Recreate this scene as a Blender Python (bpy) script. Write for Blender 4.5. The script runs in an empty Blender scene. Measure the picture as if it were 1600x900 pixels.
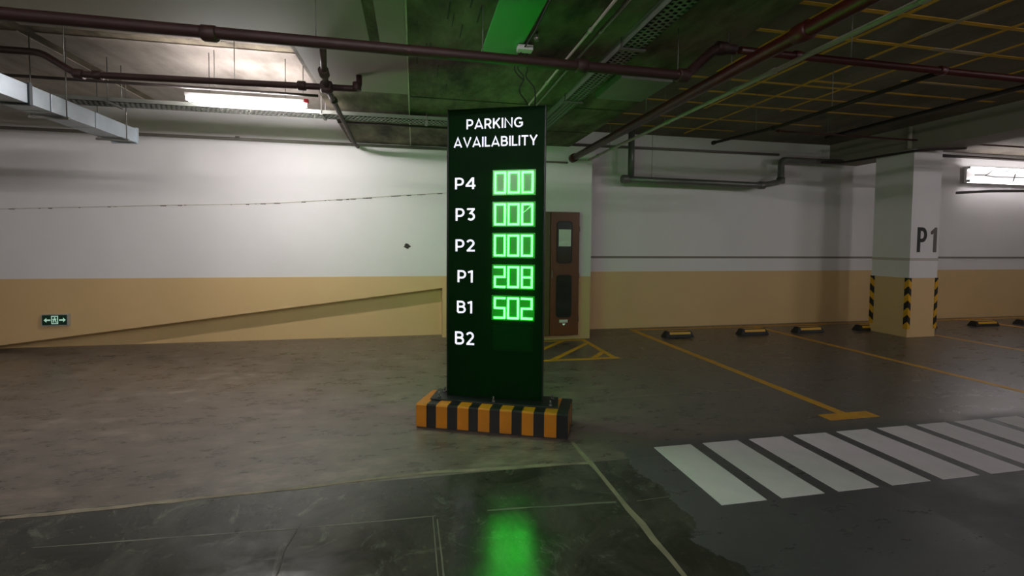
import bpy, bmesh, math, random
from mathutils import Vector, Matrix
random.seed(7)
S = bpy.context.scene
COL = S.collection

# ------------------------------------------------------------------ camera
cam_d = bpy.data.cameras.new('camera'); cam = bpy.data.objects.new('camera', cam_d); COL.objects.link(cam)
cam_d.sensor_width = 36.0; cam_d.sensor_fit = 'HORIZONTAL'; cam_d.lens = 36.0 * 650.0 / 1600.0
cam_d.shift_x = (800 - 762.5) / 1600.0; cam_d.shift_y = (404.8 - 450) / 1600.0
cam_d.clip_start = 0.05; cam_d.clip_end = 100
_R = Vector((0.98453504, -0.17506471, 0.00656564)); _D = Vector((0.00017304, -0.03650591, -0.99933342)); _F = Vector((0.1751877, 0.98387990, -0.03591105))
cam.matrix_world = Matrix(((_R.x, -_D.x, -_F.x, 0.0), (_R.y, -_D.y, -_F.y, 0.0), (_R.z, -_D.z, -_F.z, 1.55), (0, 0, 0, 1)))
S.camera = cam
# ------------------------------------------------------------------ world, exposure
w = bpy.data.worlds.new('world'); S.world = w; w.use_nodes = True
w.node_tree.nodes['Background'].inputs[0].default_value = (0.9, 0.95, 1.0, 1)
w.node_tree.nodes['Background'].inputs[1].default_value = 0.0
S.view_settings.view_transform = 'Standard'; S.view_settings.look = 'None'; S.view_settings.gamma = 1.0
S.view_settings.use_curve_mapping = False
S.view_settings.exposure = 0.0
TUBE_NEAR = 225.0      # the tube in view on the left
TUBE_AISLE = 100.0     # the tubes over the aisle behind the camera
TUBE_WALL = 22.0      # the twin tube on the right wall
LED = 16.0            # green segments
# the rows of tubes further back over the drive aisle (x, y, z, strength factor)
AISLE = [(-6.0, 0.9, 3.02, 0.9), (-0.3, 0.3, 3.1, 1.0), (5.6, -0.2, 3.05, 0.45), (10.8, 0.9, 3.02, 1.3), (2.6, -6.0, 3.3, 1.2), (-3.2, -3.6, 3.3, 4.0), (9.4, -3.6, 3.3, 2.9)]

# ------------------------------------------------------------------ material helpers
def lin(c):
    return tuple(((v / 255) / 12.92 if v / 255 <= 0.04045 else ((v / 255 + 0.055) / 1.055) ** 2.4) for v in c) + (1,)
def mat(name, col, rough=0.6, metal=0.0, var=0.12, scale=6.0, bump=0.0, bscale=40.0, emit=None, estr=0.0, spec=0.5, coat=0.0):
    m = bpy.data.materials.new(name); m.use_nodes = True; nt = m.node_tree; b = nt.nodes['Principled BSDF']
    b.inputs['Roughness'].default_value = rough; b.inputs['Metallic'].default_value = metal
    b.inputs['Specular IOR Level'].default_value = spec; b.inputs['Coat Weight'].default_value = coat
    c = lin(col)
    tc = nt.nodes.new('ShaderNodeTexCoord'); n = nt.nodes.new('ShaderNodeTexNoise')
    n.inputs['Scale'].default_value = scale; n.inputs['Detail'].default_value = 6
    nt.links.new(tc.outputs['Object'], n.inputs['Vector'])
    mr = nt.nodes.new('ShaderNodeMapRange'); mr.inputs[1].default_value = 0.25; mr.inputs[2].default_value = 0.75
    nt.links.new(n.outputs['Fac'], mr.inputs[0])
    mx = nt.nodes.new('ShaderNodeMix'); mx.data_type = 'RGBA'
    mx.inputs[6].default_value = tuple(max(0, v * (1 - var)) for v in c[:3]) + (1,)
    mx.inputs[7].default_value = tuple(min(1, v * (1 + var)) for v in c[:3]) + (1,)
    nt.links.new(mr.outputs[0], mx.inputs[0]); nt.links.new(mx.outputs[2], b.inputs['Base Color'])
    if bump > 0:
        n2 = nt.nodes.new('ShaderNodeTexNoise'); n2.inputs['Scale'].default_value = bscale; n2.inputs['Detail'].default_value = 5
        nt.links.new(tc.outputs['Object'], n2.inputs['Vector'])
        bp = nt.nodes.new('ShaderNodeBump'); bp.inputs['Strength'].default_value = bump; bp.inputs['Distance'].default_value = 0.01
        nt.links.new(n2.outputs['Fac'], bp.inputs['Height']); nt.links.new(bp.outputs[0], b.inputs['Normal'])
    if emit:
        b.inputs['Emission Color'].default_value = emit + (1,); b.inputs['Emission Strength'].default_value = estr
    return m

def raw_concrete(name, c1, c2, c3, scale=1.2, rough=0.85):
    m = bpy.data.materials.new(name); m.use_nodes = True; nt = m.node_tree; b = nt.nodes['Principled BSDF']
    b.inputs['Roughness'].default_value = rough
    tc = nt.nodes.new('ShaderNodeTexCoord')
    mp = nt.nodes.new('ShaderNodeMapping'); mp.inputs['Scale'].default_value = (1.6, 0.7, 1)
    nt.links.new(tc.outputs['Object'], mp.inputs[0])
    n = nt.nodes.new('ShaderNodeTexNoise'); n.inputs['Scale'].default_value = scale; n.inputs['Detail'].default_value = 10; n.inputs['Roughness'].default_value = 0.65
    nt.links.new(mp.outputs[0], n.inputs['Vector'])
    r = nt.nodes.new('ShaderNodeValToRGB'); r.color_ramp.elements[0].position = 0.33; r.color_ramp.elements[1].position = 0.66
    r.color_ramp.elements[0].color = lin(c1); r.color_ramp.elements[1].color = lin(c3)
    e = r.color_ramp.elements.new(0.48); e.color = lin(c2)
    nt.links.new(n.outputs['Fac'], r.inputs[0]); nt.links.new(r.outputs[0], b.inputs['Base Color'])
    n2 = nt.nodes.new('ShaderNodeTexNoise'); n2.inputs['Scale'].default_value = 9; n2.inputs['Detail'].default_value = 8
    nt.links.new(tc.outputs['Object'], n2.inputs['Vector'])
    bp = nt.nodes.new('ShaderNodeBump'); bp.inputs['Strength'].default_value = 0.35; bp.inputs['Distance'].default_value = 0.02
    nt.links.new(n2.outputs['Fac'], bp.inputs['Height']); nt.links.new(bp.outputs[0], b.inputs['Normal'])
    return m

def floor_material():
    m = bpy.data.materials.new('floor_concrete'); m.use_nodes = True; nt = m.node_tree; N = nt.nodes; L = nt.links; b = N['Principled BSDF']
    tc = N.new('ShaderNodeTexCoord'); sx = N.new('ShaderNodeSeparateXYZ'); L.new(tc.outputs['Object'], sx.inputs[0])
    def noise(scale, detail=8, rough=0.6, sc=(1, 1, 1), rot=0.0, dist=0.0):
        mp = N.new('ShaderNodeMapping'); mp.inputs['Scale'].default_value = sc; mp.inputs['Rotation'].default_value = (0, 0, rot)
        L.new(tc.outputs['Object'], mp.inputs[0])
        n = N.new('ShaderNodeTexNoise'); n.inputs['Scale'].default_value = scale; n.inputs['Detail'].default_value = detail; n.inputs['Roughness'].default_value = rough
        n.inputs['Distortion'].default_value = dist
        L.new(mp.outputs[0], n.inputs['Vector']); return n.outputs['Fac']
    def math_(op, a, c, clamp=False):
        n = N.new('ShaderNodeMath'); n.operation = op; n.use_clamp = clamp
        for i, v in enumerate((a, c)):
            if isinstance(v, (int, float)): n.inputs[i].default_value = v
            else: L.new(v, n.inputs[i])
        return n.outputs[0]
    def mr(v, a, c, d=0.0, e=1.0):
        n = N.new('ShaderNodeMapRange'); n.inputs[1].default_value = a; n.inputs[2].default_value = c; n.inputs[3].default_value = d; n.inputs[4].default_value = e
        L.new(v, n.inputs[0]); return n.outputs[0]
    def mix(f, a, c, mode='MIX'):
        n = N.new('ShaderNodeMix'); n.data_type = 'RGBA'; n.blend_type = mode
        if isinstance(f, (int, float)): n.inputs[0].default_value = f
        else: L.new(f, n.inputs[0])
        for i, v in ((6, a), (7, c)):
            if isinstance(v, tuple): n.inputs[i].default_value = v
            else: L.new(v, n.inputs[i])
        return n.outputs[2]
    big = noise(0.8, 6, 0.6, (1, 1.3, 1)); stk = noise(3.0, 12, 0.68, (0.7, 1.6, 1), 0.35, 0.0); fine = noise(16, 8, 0.65); blot = noise(2.2, 9, 0.7, (1, 1, 1), 0, 0.8)
    mid = noise(8, 12, 0.7, (0.6, 1.5, 1), 0.25, 0.15); scr = noise(30, 8, 0.8, (0.35, 1.5, 1), 0.5, 0.2)
    v = math_('ADD', math_('MULTIPLY', stk, 0.45), math_('ADD', math_('MULTIPLY', mid, 0.4), math_('MULTIPLY', scr, 0.15)))
    base = mix(mr(v, 0.35, 0.56), FL[3], FL[1])
    base = mix(mr(v, 0.51, 0.62, 0, 0.85), base, FL[2])
    base = mix(mr(big, 0.4, 0.65, 0, 0.45), base, FL[0])
    # warmer, browner patches in the parking bays
    bay = math_('MULTIPLY', mr(sx.outputs[0], 1.4, 2.6), 0.8); base = mix(bay, base, mix(mr(v, 0.4, 0.6), FL[10], FL[11]))
    # slab in front of the long joint: darker and blotched
    near = math_('MULTIPLY', math_('LESS_THAN', sx.outputs[1], 2.74), math_('LESS_THAN', sx.outputs[0], 3.0))
    nearc = mix(mr(blot, 0.42, 0.62), FL[4], FL[5])
    nearc = mix(mr(noise(5, 10, 0.75, (1, 1, 1), 1.0, 1.2), 0.56, 0.7, 0, 0.8), nearc, FL[6])
    base = mix(near, base, nearc)
    # smooth darker coat laid round the crossing, ragged edge
    wob = math_('MULTIPLY', math_('SUBTRACT', noise(3.0, 6, 0.6), 0.5), 0.7)
    cx = mr(math_('ADD', sx.outputs[0], wob), 1.5, 1.53); cy = mr(math_('ADD', sx.outputs[1], math_('MULTIPLY', wob, 0.5)), 3.0, 2.85)
    coat = math_('MULTIPLY', cx, cy)
    coatc = mix(mr(big, 0.35, 0.65), FL[7], FL[8]); coatc = mix(mr(blot, 0.55, 0.75, 0, 0.3), coatc, FL[9])
    base = mix(coat, base, coatc)
    base = mix(mr(fine, 0.62, 0.72, 0, 0.22), base, FL[2])
    L.new(base, b.inputs['Base Color'])
    rgh = mr(v, 0.38, 0.62, 0.22, 0.4)
    rgh = math_('SUBTRACT', rgh, math_('MULTIPLY', near, 0.13))
    L.new(math_('ADD', rgh, math_('MULTIPLY', coat, 0.14)), b.inputs['Roughness'])
    b.inputs['Specular IOR Level'].default_value = 0.5
    bp = N.new('ShaderNodeBump'); bp.inputs['Strength'].default_value = 0.16; bp.inputs['Distance'].default_value = 0.006
    hgt = math_('ADD', math_('MULTIPLY', stk, 1.0), math_('MULTIPLY', fine, 0.35)); L.new(hgt, bp.inputs['Height']); L.new(bp.outputs[0], b.inputs['Normal'])
    return m
FL = [lin(c) for c in ((92, 84, 76), (110, 101, 92), (146, 134, 122), (74, 67, 60), (50, 49, 43), (72, 71, 63), (104, 105, 94), (70, 69, 71), (86, 84, 86), (102, 100, 100), (64, 57, 50), (92, 83, 74))]

M = {}
M['floor'] = floor_material()
M['white_wall'] = mat('white_wall_paint', (222, 219, 218), 0.6, var=0.035, scale=1.1, bump=0.08, bscale=14)
M['tan_wall'] = mat('tan_wall_paint', (210, 178, 128), 0.55, var=0.04, scale=1.3, bump=0.06, bscale=14)
M['grey_stripe'] = mat('grey_stripe_paint', (128, 120, 110), 0.6, var=0.05)
M['pillar_stripe'] = mat('faded_stripe_paint', (186, 176, 166), 0.6, var=0.05)
M['raw'] = raw_concrete('raw_soffit_concrete', (44, 39, 28), (92, 83, 66), (128, 118, 98), 2.0)
M['dark_slab'] = raw_concrete('dark_slab_concrete', (86, 77, 65), (105, 95, 82), (122, 112, 97), 0.9)
M['ceil_paint'] = raw_concrete('painted_ceiling_panel', (122, 113, 105), (148, 139, 130), (166, 157, 147), 1.6)
M['ceil_smooth'] = mat('smooth_ceiling_panel', (134, 126, 114), 0.7, var=0.05, scale=1.4)
M['seam'] = mat('pale_sealant', (176, 170, 152), 0.7, var=0.25, scale=12)
M['joint'] = mat('floor_joint_filler', (126, 117, 99), 0.75, var=0.35, scale=9, bump=0.5, bscale=30)
M['joint_faint'] = mat('faint_floor_joint', (92, 89, 78), 0.6, var=0.4, scale=14)
M['crack'] = mat('dark_crack', (60, 55, 50), 0.9, var=0.3, scale=20)
M['yellow_line'] = mat('yellow_line_paint', (206, 148, 28), 0.5, var=0.14, scale=9)
M['white_line'] = mat('white_crossing_paint', (216, 211, 214), 0.75, var=0.06, scale=7, bump=0.1, bscale=60)
M['yellow_tape'] = mat('yellow_ceiling_tape', (206, 156, 34), 0.6, var=0.2, scale=5)
M['pale_tape'] = mat('pale_worn_tape', (170, 150, 120), 0.6, var=0.2, scale=5)
M['red_pipe'] = mat('dark_red_pipe_paint', (66, 18, 15), 0.42, var=0.15, scale=8)
M['brown_pipe'] = mat('brown_pipe_paint', (46, 22, 18), 0.6, var=0.2, scale=8)
M['rust_pipe'] = mat('rusty_brown_pipe', (66, 48, 41), 0.65, var=0.3, scale=12)
M['black_pipe'] = mat('black_brown_pipe', (40, 28, 24), 0.6, var=0.2, scale=8)
M['conduit'] = mat('pale_steel_conduit', (176, 170, 158), 0.45, metal=0.2, var=0.1, scale=9)
M['grey_conduit'] = mat('grey_painted_conduit', (116, 110, 102), 0.5, var=0.12, scale=9)
M['grey_pipe'] = mat('grey_drain_pipe', (112, 112, 108), 0.35, metal=0.35, var=0.12, scale=6)
M['galv'] = mat('galvanised_duct', (178, 188, 196), 0.42, metal=0.55, var=0.14, scale=5, bump=0.05)
M['duct_dark'] = mat('duct_gasket', (70, 76, 80), 0.5, metal=0.3)
M['tray'] = mat('galvanised_tray', (128, 130, 122), 0.5, metal=0.35, var=0.12)
M['steel'] = mat('dull_steel', (120, 118, 112), 0.45, metal=0.6)
M['wire'] = mat('black_wire', (26, 24, 22), 0.6)
M['lamp_body'] = mat('lamp_white_enamel', (222, 222, 220), 0.4, var=0.03)
M['red_clip'] = mat('red_lamp_clip', (170, 30, 40), 0.4)
M['sign_black'] = mat('sign_acrylic_green_glow', (4, 38, 8), 0.5, var=0.1, spec=0.04)  # black acrylic; the green digit glow is put into its colour
M['sign_frame'] = mat('sign_frame_metal', (26, 34, 29), 0.4, spec=.3)
M['sign_window'] = mat('led_window_tint', (5, 50, 12), 0.4, spec=.05)
M['sign_window_lit'] = mat('led_window_lit', (18, 60, 22), 0.3, var=0.0, emit=(0.0, 1.0, 0.02), estr=0.15)
M['sign_letter'] = mat('backlit_white_letter', (225, 225, 235), 0.4, var=0.02, emit=(0.86, 0.88, 1.0), estr=0.85)
M['led'] = mat('green_led_segment', (120, 220, 120), 0.4, var=0.0, emit=(0.026, 1.0, 0.04), estr=LED)
M['led_back'] = mat('green_led_segment_rear', (120, 220, 120), 0.4, var=0.0, emit=(0.026, 1.0, 0.04), estr=LED * 1.5)
M['led_crack'] = mat('pale_display_crack', (150, 230, 160), 0.4, var=0.0, emit=(0.25, 0.9, 0.35), estr=0.7)
M['kerb_yellow'] = mat('kerb_yellow_paint', (192, 122, 16), 0.45, var=0.1, scale=9, bump=0.15, bscale=25)
M['kerb_black'] = mat('kerb_black_paint', (22, 25, 24), 0.4, var=0.2, scale=9, bump=0.15, bscale=25)
M['plate'] = mat('dark_base_plate', (46, 52, 50), 0.35, metal=0.4)
M['rubber'] = mat('black_rubber', (26, 25, 23), 0.6, var=0.2)
M['guard_yellow'] = mat('guard_yellow', (214, 160, 30), 0.45, var=0.08)
M['cab_red'] = mat('brown_red_cabinet_paint', (100, 54, 20), 0.42, var=0.1, scale=4)
M['cab_side'] = mat('cabinet_green_light', (84, 72, 26), 0.45, var=0.1)  # cabinet paint with the sign's green light mixed into the colour
M['glass_dark'] = mat('cabinet_dark_glass', (28, 36, 30), 0.12, var=0.1, spec=0.7)
M['paper'] = mat('white_paper_notice', (205, 208, 204), 0.8, var=0.03)
M['text_black'] = mat('stencil_black_paint', (44, 46, 44), 0.6)
M['text_grey'] = mat('stencil_faded_paint', (98, 94, 90), 0.6, var=0.2, scale=14)
M['exit_green'] = mat('exit_sign_green', (14, 58, 40), 0.35, var=0.05)
M['exit_white'] = mat('exit_sign_symbol', (190, 228, 206), 0.4, var=0.02, emit=(0.55, 0.9, 0.7), estr=0.35)
M['exit_frame'] = mat('exit_sign_frame', (190, 188, 184), 0.4, metal=0.4)
M['green_light_patch'] = mat('green_light_tint', (50, 176, 74), 0.38, var=0.08, scale=3)  # green LED light on the soffit, put into the base colour
def tube_mat(n, s):
    return mat(n, (240, 240, 240), 0.4, var=0.0, emit=(1.0, 0.945, 0.965), estr=s)
M['tube_near'] = tube_mat('tube_glow_near', TUBE_NEAR)
M['tube_wall'] = tube_mat('tube_glow_wall', TUBE_WALL)

# ------------------------------------------------------------------ mesh helpers
def bmn(): return bmesh.new()
def box(bm, x0, x1, y0, y1, z0, z1, mi=0, bev=0.0):
    g = bmesh.ops.create_cube(bm, size=1.0)
    for v in g['verts']:
        v.co = Vector((x0 + (v.co.x + .5) * (x1 - x0), y0 + (v.co.y + .5) * (y1 - y0), z0 + (v.co.z + .5) * (z1 - z0)))
    fs = set(f for v in g['verts'] for f in v.link_faces)
    for f in fs: f.material_index = mi
    if bev > 0:
        es = set(e for v in g['verts'] for e in v.link_edges)
        bmesh.ops.bevel(bm, geom=list(es), offset=bev, segments=2, profile=0.6, affect='EDGES', clamp_overlap=True)
    return bm
def prism(bm, pts, y0, y1, mi=0, axis='y'):
    """extrude an outline: pts are (x,z) along y, or (x,y) along z, or (y,z) along x"""
    def P(p, t):
        if axis == 'y': return Vector((p[0], t, p[1]))
        if axis == 'z': return Vector((p[0], p[1], t))
        return Vector((t, p[0], p[1]))
    a = [bm.verts.new(P(p, y0)) for p in pts]; b = [bm.verts.new(P(p, y1)) for p in pts]
    n = len(pts); fs = [bm.faces.new(a), bm.faces.new(list(reversed(b)))]
    for i in range(n): fs.append(bm.faces.new((a[i], b[i], b[(i + 1) % n], a[(i + 1) % n])))
    for f in fs: f.material_index = mi
    return fs
def fillet(path, rad, seg=5):
    out = [Vector(path[0])]
    for i in range(1, len(path) - 1):
        p, c, n = Vector(path[i - 1]), Vector(path[i]), Vector(path[i + 1])
        d1 = (p - c); d2 = (n - c); r = min(rad, d1.length * .45, d2.length * .45)
        a = c + d1.normalized() * r; b = c + d2.normalized() * r
        for k in range(seg + 1):
            t = k / seg; out.append(a * (1 - t) ** 2 + c * 2 * t * (1 - t) + b * t * t)
    out.append(Vector(path[-1])); return out
def tube(bm, path, r, sides=12, cap=True, mi=0):
    path = [Vector(p) for p in path]; rings = []; prev = None
    for i, p in enumerate(path):
        if i == 0: t = path[1] - p
        elif i == len(path) - 1: t = p - path[i - 1]
        else: t = (path[i + 1] - p).normalized() + (p - path[i - 1]).normalized()
        t.normalize()
        if prev is None:
            up = Vector((0, 0, 1)) if abs(t.z) < .9 else Vector((1, 0, 0)); n = t.cross(up).normalized()
        else:
            n = (prev - t * prev.dot(t)).normalized()
        prev = n; b = t.cross(n)
        rr = r[i] if isinstance(r, (list, tuple)) else r
        rings.append([bm.verts.new(p + (n * math.cos(2 * math.pi * k / sides) + b * math.sin(2 * math.pi * k / sides)) * rr) for k in range(sides)])
    for a, c in zip(rings, rings[1:]):
        for k in range(sides):
            f = bm.faces.new((a[k], a[(k + 1) % sides], c[(k + 1) % sides], c[k])); f.smooth = True; f.material_index = mi
    if cap:
        bm.faces.new(list(reversed(rings[0]))).material_index = mi; bm.faces.new(rings[-1]).material_index = mi
    return bm
def obj(name, bm, mats, parent=None):
    bmesh.ops.recalc_face_normals(bm, faces=bm.faces[:])
    me = bpy.data.meshes.new(name); bm.to_mesh(me); bm.free()
    for m in (mats if isinstance(mats, (list, tuple)) else [mats]): me.materials.append(M[m] if isinstance(m, str) else m)
    o = bpy.data.objects.new(name, me); COL.objects.link(o)
    if parent: o.parent = parent
    return o
def thing(name, label, cat, loc=(0, 0, 0), rz=0.0, group=None):
    o = bpy.data.objects.new(name, None); COL.objects.link(o); o.location = loc; o.rotation_euler = (0, 0, rz)
    o.empty_display_size = .1; o['label'] = label; o['category'] = cat
    if group: o['group'] = group
    return o
def tag(o, label, cat, group=None):
    o['label'] = label; o['category'] = cat
    if group: o['group'] = group
    return o
def struct(name, bm, m, parent=None):
    o = obj(name, bm, m, parent)
    if not parent: o['kind'] = 'structure'
    return o
def part(name, bm, m, parent, label=None):
    """child whose mesh is given in world coordinates under an unrotated parent"""
    bmesh.ops.translate(bm, verts=bm.verts[:], vec=-Vector(parent.location))
    o = obj(name, bm, m, parent)
    if label: o['label'] = label
    return o
def bx(*a, **k): return box(bmn(), *a, **k)
def tb(path, r, sides=12): return tube(bmn(), path, r, sides)

# ------------------------------------------------------------------ the setting
ZP = 1.02
YL = 6.87   # face of the upper left wall
b = bmn(); box(b, -10.3, 17.3, -8.3, 7.5, -0.25, 0.0)
floor = struct('floor', b, 'floor')
struct('ceiling', bx(-10.3, 17.3, -8.3, 7.5, 3.59, 3.85), 'dark_slab')
ceiling = bpy.data.objects['ceiling']
# slab and transverse beam over the left half
sl = struct('ceiling_left', bx(-10.3, -0.98, 3.45, 7.5, 3.51, 3.59), 'raw')
for xs in ((-10.0, -7.2), (-7.06, -3.64), (-3.5, -1.0)):
    for ys in ((3.46, 4.51), (4.65, 6.94)):
        part('painted_panel', bx(xs[0], xs[1], ys[0], ys[1], 3.5, 3.512, bev=0.002), 'ceil_paint', sl)
tbm = struct('transverse_beam', bx(-10.3, -0.98, 2.0, 3.45, 3.13, 3.59), 'raw')
part('painted_panel', bx(-10.0, -0.34, 2.0, 3.43, 3.122, 3.131), 'ceil_smooth', tbm)
sof = struct('dropped_beam', bx(-0.98, 2.47, 2.0, 7.5, 3.13, 3.59), 'raw')
part('painted_panel', bx(-0.262, -0.065, 2.0, 3.43, 3.122, 3.131), 'ceil_smooth', sof)
part('painted_panel', bx(-0.94, -0.065, 3.47, 4.53, 3.122, 3.131), 'ceil_smooth', sof)
part('sealant_joint', bx(-0.062, -0.048, 2.0, 6.94, 3.118, 3.131), 'seam', sof)
# faint form-board seams on the raw soffit
for y in (4.6, 5.6):
    part('form_seam', bx(-0.04, 2.44, y, y + 0.012, 3.124, 3.131), 'crack', sof)
b = bmn()
for i in range(16):
    x = random.uniform(0.0, 0.5); y = random.uniform(2.1, 4.3)
    box(b, x, x + random.uniform(.006, .014), y, y + random.uniform(.05, .3), 3.126, 3.131)
o = part('mortar_fins', b, 'crack', sof); o['kind'] = 'stuff'
# pillar and the beam over it
b = bmn(); box(b, 8.31, 8.91, 5.71, 6.30, 0, ZP, 1); box(b, 8.31, 8.91, 5.71, 6.30, ZP, 3.6, 0)
pillar = struct('pillar', b, ['white_wall', 'tan_wall'])
part('painted_stripe', bx(8.306, 8.914, 5.706, 6.304, 1.315, 1.36), 'pillar_stripe', pillar)
struct('pillar_beam', bx(8.28, 8.94, -1.0, 7.14, 3.2, 3.6), 'ceil_smooth')
# far wall, left: upper skin stands 10 cm proud of the foot under a sloping line
b = bmn(); prism(b, [(-10, 3.6), (-10, ZP), (0.53, ZP), (0.53, 3.6)], YL, 7.3, 0)
za = lambda x: 0.067 + (x + 5.886) * 0.119
prism(b, [(-10, ZP), (-10, -0.05), (-6.87, -0.05), (0.462, za(0.462)), (0.462, 0.0), (0.53, 0.0), (0.53, ZP)], YL, 7.3, 1)
wl = struct('wall_far_left', b, ['white_wall', 'tan_wall'])
struct('wall_far_foot', bx(-10, 0.5, 7.09, 7.4, -0.05, 1.02), 'tan_wall')
cr = [(-5.705, 1.992), (-4.5, 2.05), (-3.538, 2.095), (-2.6, 2.13), (-1.931, 2.171), (-1.6, 2.2), (-0.9, 2.262), (-0.3, 2.32), (0.53, 2.389)]
b = bmn(); prism(b, cr + [(x, z - .008) for x, z in reversed(cr)], YL - .006, YL + .002)
part('plaster_seam', b, 'seam', wl)
b = bmn()
for i in range(34):
    t = random.choice([random.uniform(0, 1), random.uniform(.62, 1)]); x = -5.7 + 6.2 * t
    for (xa, zaa), (xb, zb) in zip(cr, cr[1:]):
        if xa <= x <= xb: z = zaa + (zb - zaa) * (x - xa) / (xb - xa) - .008
    ln = random.uniform(.01, .09); box(b, x, x + ln, YL - .01, YL + .001, z - random.uniform(.002, .007), z + .003)
o = part('seam_chips', b, 'crack', wl); o['kind'] = 'stuff'
# knocked-out spot in the plaster
b = bmn(); pts = []
for k in range(16):
    a = 2 * math.pi * k / 16; r = 0.028 + 0.03 * random.random(); pts.append((-0.112 + r * math.cos(a) * 1.1, 1.514 + r * math.sin(a)))
prism(b, pts, YL - .004, YL + .002)
part('plaster_chip', b, 'crack', wl)
# far wall, right, and the boxed-out bay with the hose cabinet
b = bmn(); box(b, 2.5, 17.2, 7.14, 7.4, 0, 1.06, 1); box(b, 2.5, 17.2, 7.14, 7.4, 1.06, 3.6, 0)
wr = struct('wall_far_right', b, ['white_wall', 'tan_wall'])
part('painted_stripe', bx(2.88, 17.0, 7.134, 7.142, 1.305, 1.345), 'grey_stripe', wr)
b = bmn(); box(b, 0.75, 2.87, 6.45, 7.3, 0, 1.03, 1); box(b, 0.75, 2.87, 6.45, 7.3, 1.03, 3.14, 0)
struct('wall_bay', b, ['white_wall', 'tan_wall'])
for nm, a in (('wall_left', (-10.3, -10.0, -8.3, 7.4)), ('wall_right', (17.0, 17.3, -8.3, 7.4)), ('wall_near', (-10.3, 17.3, -8.3, -8.0))):
    b = bmn(); box(b, *a, 0, ZP, 1); box(b, *a, ZP, 3.6, 0); struct(nm, b, ['white_wall', 'tan_wall'])

# ------------------------------------------------------------------ floor joints
def strip(pts, wd, z1=0.0025, jitter=0.0, step=0.12):
    b = bmn(); P = [Vector((*p, 0)) for p in pts]; line = []
    for p, q in zip(P, P[1:]):
        n = max(1, int((q - p).length / step))
        for k in range(n): line.append(p.lerp(q, k / n))
    line.append(P[-1]); L_, R_ = [], []
    for i, p in enumerate(line):
        t = (line[min(i + 1, len(line) - 1)] - line[max(i - 1, 0)]).normalized(); n = Vector((-t.y, t.x, 0))
        L_.append((p + n * (wd / 2 + random.uniform(-jitter, jitter)))[:2]); R_.append((p - n * (wd / 2 + random.uniform(-jitter, jitter)))[:2])
    for i in range(len(line) - 1):
        prism(b, [L_[i], L_[i + 1], R_[i + 1], R_[i]], -0.002, z1, axis='z')
    return b
part('filled_joint', strip([(-8, 2.66), (-2.29, 2.71), (-0.67, 2.745), (0.0, 2.79), (1.22, 2.735)], 0.032, 0.0022, 0.008), 'joint', floor)
part('filled_joint', strip([(1.225, 3.05), (1.24, 2.6), (1.245, 2.2), (1.26, 1.2)], 0.034, 0.002, 0.008), 'joint', floor)
part('filled_joint', strip([(2.0, 3.89), (3.85, 3.9)], 0.014, 0.0012, 0.004), 'joint', floor)
part('filled_joint', strip([(-1.9, 2.42), (-0.62, 2.35), (0.12, 2.33)], 0.008, 0.001, 0.003), 'joint_faint', floor)
part('filled_joint', strip([(0.42, 2.33), (1.2, 2.28)], 0.016, 0.001, 0.006), 'joint_faint', floor)
part('filled_joint', strip([(0.105, 2.33), (0.115, 1.6)], 0.006, 0.001, 0.001), 'joint_faint', floor)
part('filled_joint', strip([(0.13, 2.3), (0.14, 1.6)], 0.008, 0.001, 0.002), 'joint_faint', floor)
part('floor_crack', strip([(-0.61, 2.4), (-0.64, 2.2), (-0.63, 2.05), (-0.66, 1.7)], 0.006, 0.0008, 0.002, .05), 'crack', floor)
part('filled_joint', strip([(1.33, 2.27), (1.62, 2.28)], 0.006, 0.0008, 0.001), 'joint_faint', floor)

# ------------------------------------------------------------------ painted markings
def marking(name, label, cat, rects, m, pname, group=None, z=0.003):
    x0, y0 = rects[0][0], rects[0][2]
    t = thing(name, label, cat, (x0, y0, 0), 0, group)
    for r in rects: part(pname, bx(*r, 0.0, z), m, t)
    return t
t = thing('zebra_crossing', 'white striped pedestrian crossing painted across the floor in the right foreground', 'crossing', (1.81, 2.146, 0))
for i in range(24):
    x = 1.81 + i * 0.4169; part('stripe', bx(x, x + .311, 2.146, 2.861, 0, .003), 'white_line', t)
G = 'yellow parking bay lines on the right'
marking('bay_line', 'long yellow bay line ending in a T bar nearest the crossing', 'line marking', [(3.87, 3.965, 3.18, 6.93), (3.655, 4.19, 3.06, 3.18)], 'yellow_line', 'painted_band', G)
marking('bay_line', 'yellow bay line running between the T-ended line and the pillar', 'line marking', [(6.41, 6.5, 3.18, 6.93), (6.18, 6.73, 3.06, 3.18)], 'yellow_line', 'painted_band', G)
marking('bay_line', 'thin yellow bay line starting just right of the pillar foot', 'line marking', [(9.0, 9.08, 3.18, 6.93), (8.78, 9.3, 3.06, 3.18)], 'yellow_line', 'painted_band', G)
marking('bay_line', 'short bit of yellow bay line at the far right frame edge', 'line marking', [(11.6, 11.69, 3.18, 6.93)], 'yellow_line', 'painted_band', G)
marking('wall_foot_line', 'thin yellow line along the foot of the right wall behind the wheel stops', 'line marking', [(3.87, 16.5, 6.93, 6.99)], 'yellow_line', 'painted_band')
t = thing('hatched_marking', 'yellow hatched keep-clear box on the floor below the hose cabinet', 'line marking', (0.8, 5.25, 0))
for r in ((0.8, 2.78, 5.24, 5.31), (2.68, 2.75, 5.31, 6.4), (0.8, 2.68, 6.33, 6.4)): part('painted_band', bx(*r, 0, .003), 'yellow_line', t)
def diag(x0, y0, x1, y1):
    part('painted_band', strip([(x0, y0), (x1, y1)], .07, .003, 0, 5), 'yellow_line', t)
diag(1.84, 5.3, 2.68, 6.12); diag(2.42, 5.3, 2.68, 5.57); diag(1.3, 5.3, 2.36, 6.34); diag(0.8, 5.35, 1.78, 6.33)

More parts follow.
